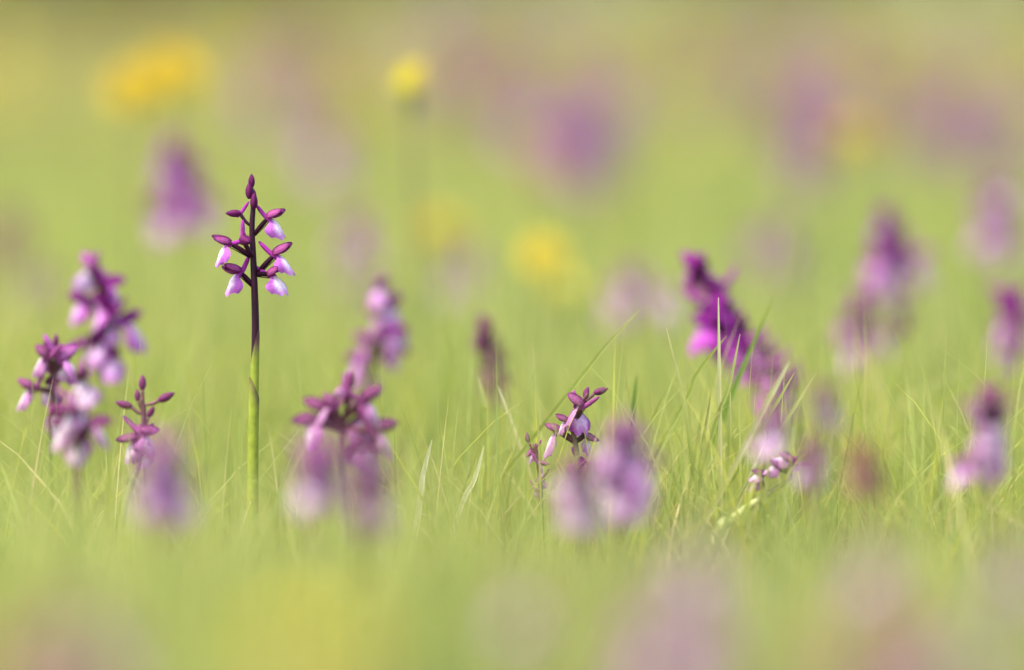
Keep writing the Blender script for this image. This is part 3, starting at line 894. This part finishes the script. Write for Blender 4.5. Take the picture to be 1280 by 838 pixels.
def yellow_meshes(tone):
    if tone in _ycache: return _ycache[tone]
    c0 = {'gold': (0.45, 0.32, 0.012), 'lemon': (0.68, 0.57, 0.03), 'warm': (0.66, 0.485, 0.015), 'orange': (0.56, 0.33, 0.02)}[tone]
    out = []
    R = random.Random(9)
    mb = MB()
    for ring, (n, ln, el) in enumerate([(22, 14, 12), (18, 11, 32), (13, 7.5, 55)]):
        for k in range(n):
            a = 2 * math.pi * k / n + ring * 0.3 + R.uniform(-.1, .1)
            e = math.radians(el + R.uniform(-9, 9)); l = ln * R.uniform(.88, 1.08) * MM
            d = Vector((math.cos(a) * math.cos(e), math.sin(a) * math.cos(e), math.sin(e)))
            s = Vector((-math.sin(a), math.cos(a), 0)); w = 1.35 * MM
            p0 = Vector((math.cos(a), math.sin(a), 0)) * 2 * MM + Vector((0, 0, ring * 0.8 * MM))
            p1 = p0 + d * l * .55 - Vector((0, 0, -0.4 * MM)); p2 = p0 + d * l
            V = [p0 - s * w * .4, p0 + s * w * .4, p1 - s * w, p1 + s * w, p2 - s * w * .8, p2 + s * w * .8]
            mb.add(V, [(0, 1, 3, 2), (2, 3, 5, 4)], [lerp(c0, (0.7, 0.35, 0.02), 0.25)] * 2 + [c0] * 4)
    out.append(mb.mesh('petals', M_YEL))
    mb = MB()
    pts = [Vector((0, 0, z * MM)) for z in (-11, -9, -5, -1, 1)]
    rr = (1.6, 4.0, 4.6, 4.0, 3.4)
    tube(mb, pts, lambda t: rr[round(t * 4)] * MM, lambda t: (0.10, 0.15, 0.04), 10)
    out.append(mb.mesh('involucre', M_STEM))
    _ycache[tone] = out
    return out


def yellow(label, px, py, D, tone, s=1.0, tilt=(0.25, 0.0), group='yellow flowers among the orchids', tall=1.0):
    T = P(px, py, D); T.z = max(T.z, 0.05)
    x, y = T.x, T.y
    root = root_at('yellow_flower', x, y, label, group, 'flower')
    o = root.location
    me = yellow_meshes(tone)
    S = Stem([Vector((x + 0.006, y, o.z - 0.008)), Vector((x + 0.003, y, T.z * .5)), T - Vector((0, 0, 0.008 * s))], 8)
    make_stem(root, S, 0.0017, 0.0014, 0.5, (0.12, 0.17, 0.045), (0.13, 0.10, 0.05))
    Rm = Matrix.Translation(T - o) @ Matrix.Rotation(tilt[0], 4, 'X') @ Matrix.Rotation(tilt[1], 4, 'Y') @ Matrix.Diagonal((s / tall ** .5, s / tall ** .5, s * tall, 1))
    inv = link('involucre', me[1], root, mat=Rm)
    link('petals', me[0], root, mat=Rm)
    return root


yellow('single round lemon yellow flower on a dark stem at the top, left of centre', 515, 110, 3.5, 'lemon', 1.1, (0.2, 0), tall=1.75)
yellow('golden yellow flower at upper left, lower left one of the touching pair', 168, 115, 4.0, 'gold', 1.5, (0.8, 0))
yellow('golden yellow flower at upper left, upper right one of the touching pair', 213, 96, 4.05, 'gold', 1.65, (0.8, 0))
yellow('bright yellow flower low behind at the middle of the picture', 678, 324, 3.85, 'warm', 1.25, (0.7, 0.2), tall=1.3)
yellow('paler yellow flower just below the bright yellow one', 702, 364, 3.9, 'lemon', 1.05, (0.4, 0))
yellow('faint yellow flower behind, right of the sharp orchid', 550, 290, 4.2, 'gold', 1.3, (0.4, 0))
yellow('dull peach yellow flower left below the bright yellow one', 652, 372, 4.5, 'orange', 0.7, (0.4, 0))
yellow('dim yellow flower behind the tall narrow mauve orchid', 1066, 175, 4.6, 'gold', 1.4, (0.4, 0))
yellow('dim yellow flower high up at right, above the tall narrow mauve orchid', 1095, 70, 6.0, 'gold', 1.1, (0.4, 0))
yellow('dim lime yellow flower behind, right of the broad mauve orchid', 872, 178, 6.0, 'lemon', 0.8, (0.4, 0))
yellow('large soft yellow flower right in front at the bottom edge', 365, 808, 1.52, 'lemon', 0.55, (0.5, 0.1))
yellow('second soft yellow flower in front, touching the large one at the bottom', 425, 800, 1.55, 'gold', 0.5, (0.5, 0))
for i in range(26):
    D = R.uniform(6.5, 12.0); x = R.uniform(-1, 1) * (D * 0.09 + 0.2)
    yellow('distant yellow flower lost in the haze at the back of the meadow', 640 + x / D * F_PX, -69 + (HC - R.uniform(.14, .2)) / D * F_PX, D, R.choice(['gold', 'lemon']), 1.2, (R.uniform(.1, .7), 0), 'yellow flowers at the back of the meadow')


# ------------------------------------------------------------------ single grass blades that stand out
def blade_thing(label, lo, hi, D, w, col, bend=0.0, D2=None, name='grass_blade', tip=None):
    A, B = P(lo[0], lo[1], D), P(hi[0], hi[1], D2 or D)
    d = (A - B)
    if d.z < -1e-4 and A.z > 0:
        k = A.z / -d.z
        dx = Vector((d.x, d.y, 0)) * k
        if dx.length > 0.12: dx *= 0.12 / dx.length
        foot = Vector((A.x + dx.x, A.y + dx.y, 0))
    else:
        foot = Vector((A.x, A.y, 0))
    foot.z = gz(foot.x, foot.y) - 0.004
    side = Vector((B.z - A.z, 0, -(B.x - A.x))).normalized()
    mid = (A + B) * .5 + side * bend * (B - A).length
    pts = spline([foot, A, mid, B], 16)
    mb = MB(); V, C = [], []
    n = len(pts)
    for i, p in enumerate(pts):
        t = i / (n - 1)
        ww = w * 0.65 * (1 - t ** 4 * 0.85)
        dd = (pts[min(i + 1, n - 1)] - pts[max(i - 1, 0)]).normalized()
        s = dd.cross(Vector((0.25, -1, 0.15))).normalized()
        up = s.cross(dd)
        V += [p - foot - s * ww, p - foot - up * ww * 0.45, p - foot + s * ww]
        c = lerp(col, tip or col, t ** 3)
        C += [c] * 3
    mb.add(V, [(3 * i + k, 3 * i + k + 1, 3 * i + k + 4, 3 * i + k + 3) for i in range(n - 1) for k in range(2)], C)
    o = link(name, mb.mesh(name, M_GRASS), None, foot)
    return tag(o, label, 'grass blade', 'grass blades standing out above the turf')


GR, YG, ST, CR_ = (0.15, 0.25, 0.04), (0.30, 0.33, 0.08), (0.46, 0.42, 0.20), (0.62, 0.58, 0.38)
for b in [
    ('long straw coloured blade leaning right, above the bent orchid', (712, 490), (801, 386), 2.82, .0016, YG, -.02, None, 'grass_blade', ST),
    ('pale upright blade curving left, left end of the group below the leaning spike', (868, 590), (833, 410), 2.78, .0018, YG, .02, None, 'grass_blade', ST),
    ('pale straight blade in front of the leaning spike, tallest of the group', (900, 545), (898, 372), 2.78, .0016, ST, .0, None, 'grass_blade', CR_),
    ('green blade leaning right behind the tallest pale one', (912, 500), (968, 368), 2.88, .0020, GR, .0, None, 'grass_blade', YG),
    ('thin blade leaning right just right of the tallest pale one', (890, 545), (925, 418), 2.78, .0015, YG, .03, None, 'grass_blade', ST),
    ('low blade sweeping from the lower left up to the tallest pale one', (845, 525), (908, 420), 2.82, .0017, YG, -.06, None, 'grass_blade', YG),
    ('straw blade leaning right against the lower end of the leaning spike', (945, 530), (987, 452), 2.74, .0018, ST, .0, None, 'grass_blade', CR_),
    ('second straw blade leaning right, beside the one on the leaning spike', (950, 540), (993, 466), 2.80, .0014, YG, .0, None, 'grass_blade', ST),
    ('thin brownish blade leaning far right over the faded pink orchid', (962, 560), (1020, 466), 2.76, .0013, ST, .0, None, 'grass_blade', ST),
    ('cream blade running down beside the fallen orchid flowers', (918, 640), (955, 555), 2.76, .0018, CR_, .0, None, 'grass_blade', CR_),
    ('short straw blade crossing the cream one above the fallen orchid', (968, 580), (955, 538), 2.78, .0013, ST, .0, None, 'grass_blade', CR_),
    ('short green blade left of the tallest pale one', (874, 585), (889, 490), 2.80, .0015, YG, .0, None, 'grass_blade', YG),
    ('short blade in the middle of the group with blunt tip', (911, 580), (913, 490), 2.80, .0017, YG, .0, None, 'grass_blade', ST),
    ('thick dark green blade upright between bent orchid and blade group', (786, 560), (796, 470), 2.86, .0022, (0.09, 0.18, 0.05), .0, None, 'grass_blade', GR),
    ('light green blade leaning right, right of the thick dark green one', (802, 570), (832, 488), 2.82, .0015, YG, -.03, None, 'grass_blade', YG),
    ('cream dry stalk leaning right in the grass, left one of two', (523, 640), (540, 550), 2.78, .0024, CR_, -.03, None, 'dry_stalk', CR_),
    ('cream dry stalk leaning right in the grass, right one of two', (574, 640), (605, 558), 2.78, .0020, CR_, .04, None, 'dry_stalk', CR_),
    ('upright blurred light green blade left of the dark withered spike', (559, 560), (560, 375), 3.02, .0022, YG, .0, None, 'grass_blade', YG),
    ('thin pale upright blade right of the dark withered spike', (664, 560), (664, 440), 2.92, .0015, YG, .0, None, 'grass_blade', ST),
    ('short cream blade crossing the foot of the dark withered spike', (646, 545), (622, 482), 2.84, .0013, ST, .0, None, 'grass_blade', CR_),
    ('short broad yellow green blade left against the withered spike foot', (606, 540), (598, 472), 2.85, .0030, YG, .05, None, 'grass_blade', ST),
    ('wide blurred green blade slanting left at far right', (1250, 470), (1175, 268), 3.35, .0050, (0.24, 0.30, 0.07), .03, None, 'grass_blade', YG),
    ('yellow green blade lying low and slanting right near the right edge', (1150, 520), (1266, 454), 2.95, .0020, YG, -.03, None, 'grass_blade', YG),
    ('broad straw seed head under the shorter blurred magenta orchid at right', (1102, 520), (1080, 436), 3.08, .0060, (0.50, 0.44, 0.17), .04, None, 'dry_stalk', (0.55, 0.46, 0.2)),
    ('pale blurred dry stalk below the pale orchid pair', (488, 730), (470, 640), 2.55, .0024, CR_, .0, None, 'dry_stalk', CR_),
    ('thin straw blade upright left of the drooping orchid', (250, 600), (222, 455), 2.95, .0014, YG, .03, None, 'grass_blade', ST),
    ('short cream blade leaning left low below the little budded orchid', (190, 630), (165, 595), 2.70, .0012, ST, .0, None, 'grass_blade', CR_),
    ('yellowish upright blade beside the little budded orchid stem', (136, 650), (138, 560), 2.72, .0026, (0.34, 0.34, 0.07), .0, None, 'grass_blade', YG),
]:
    blade_thing(*b)
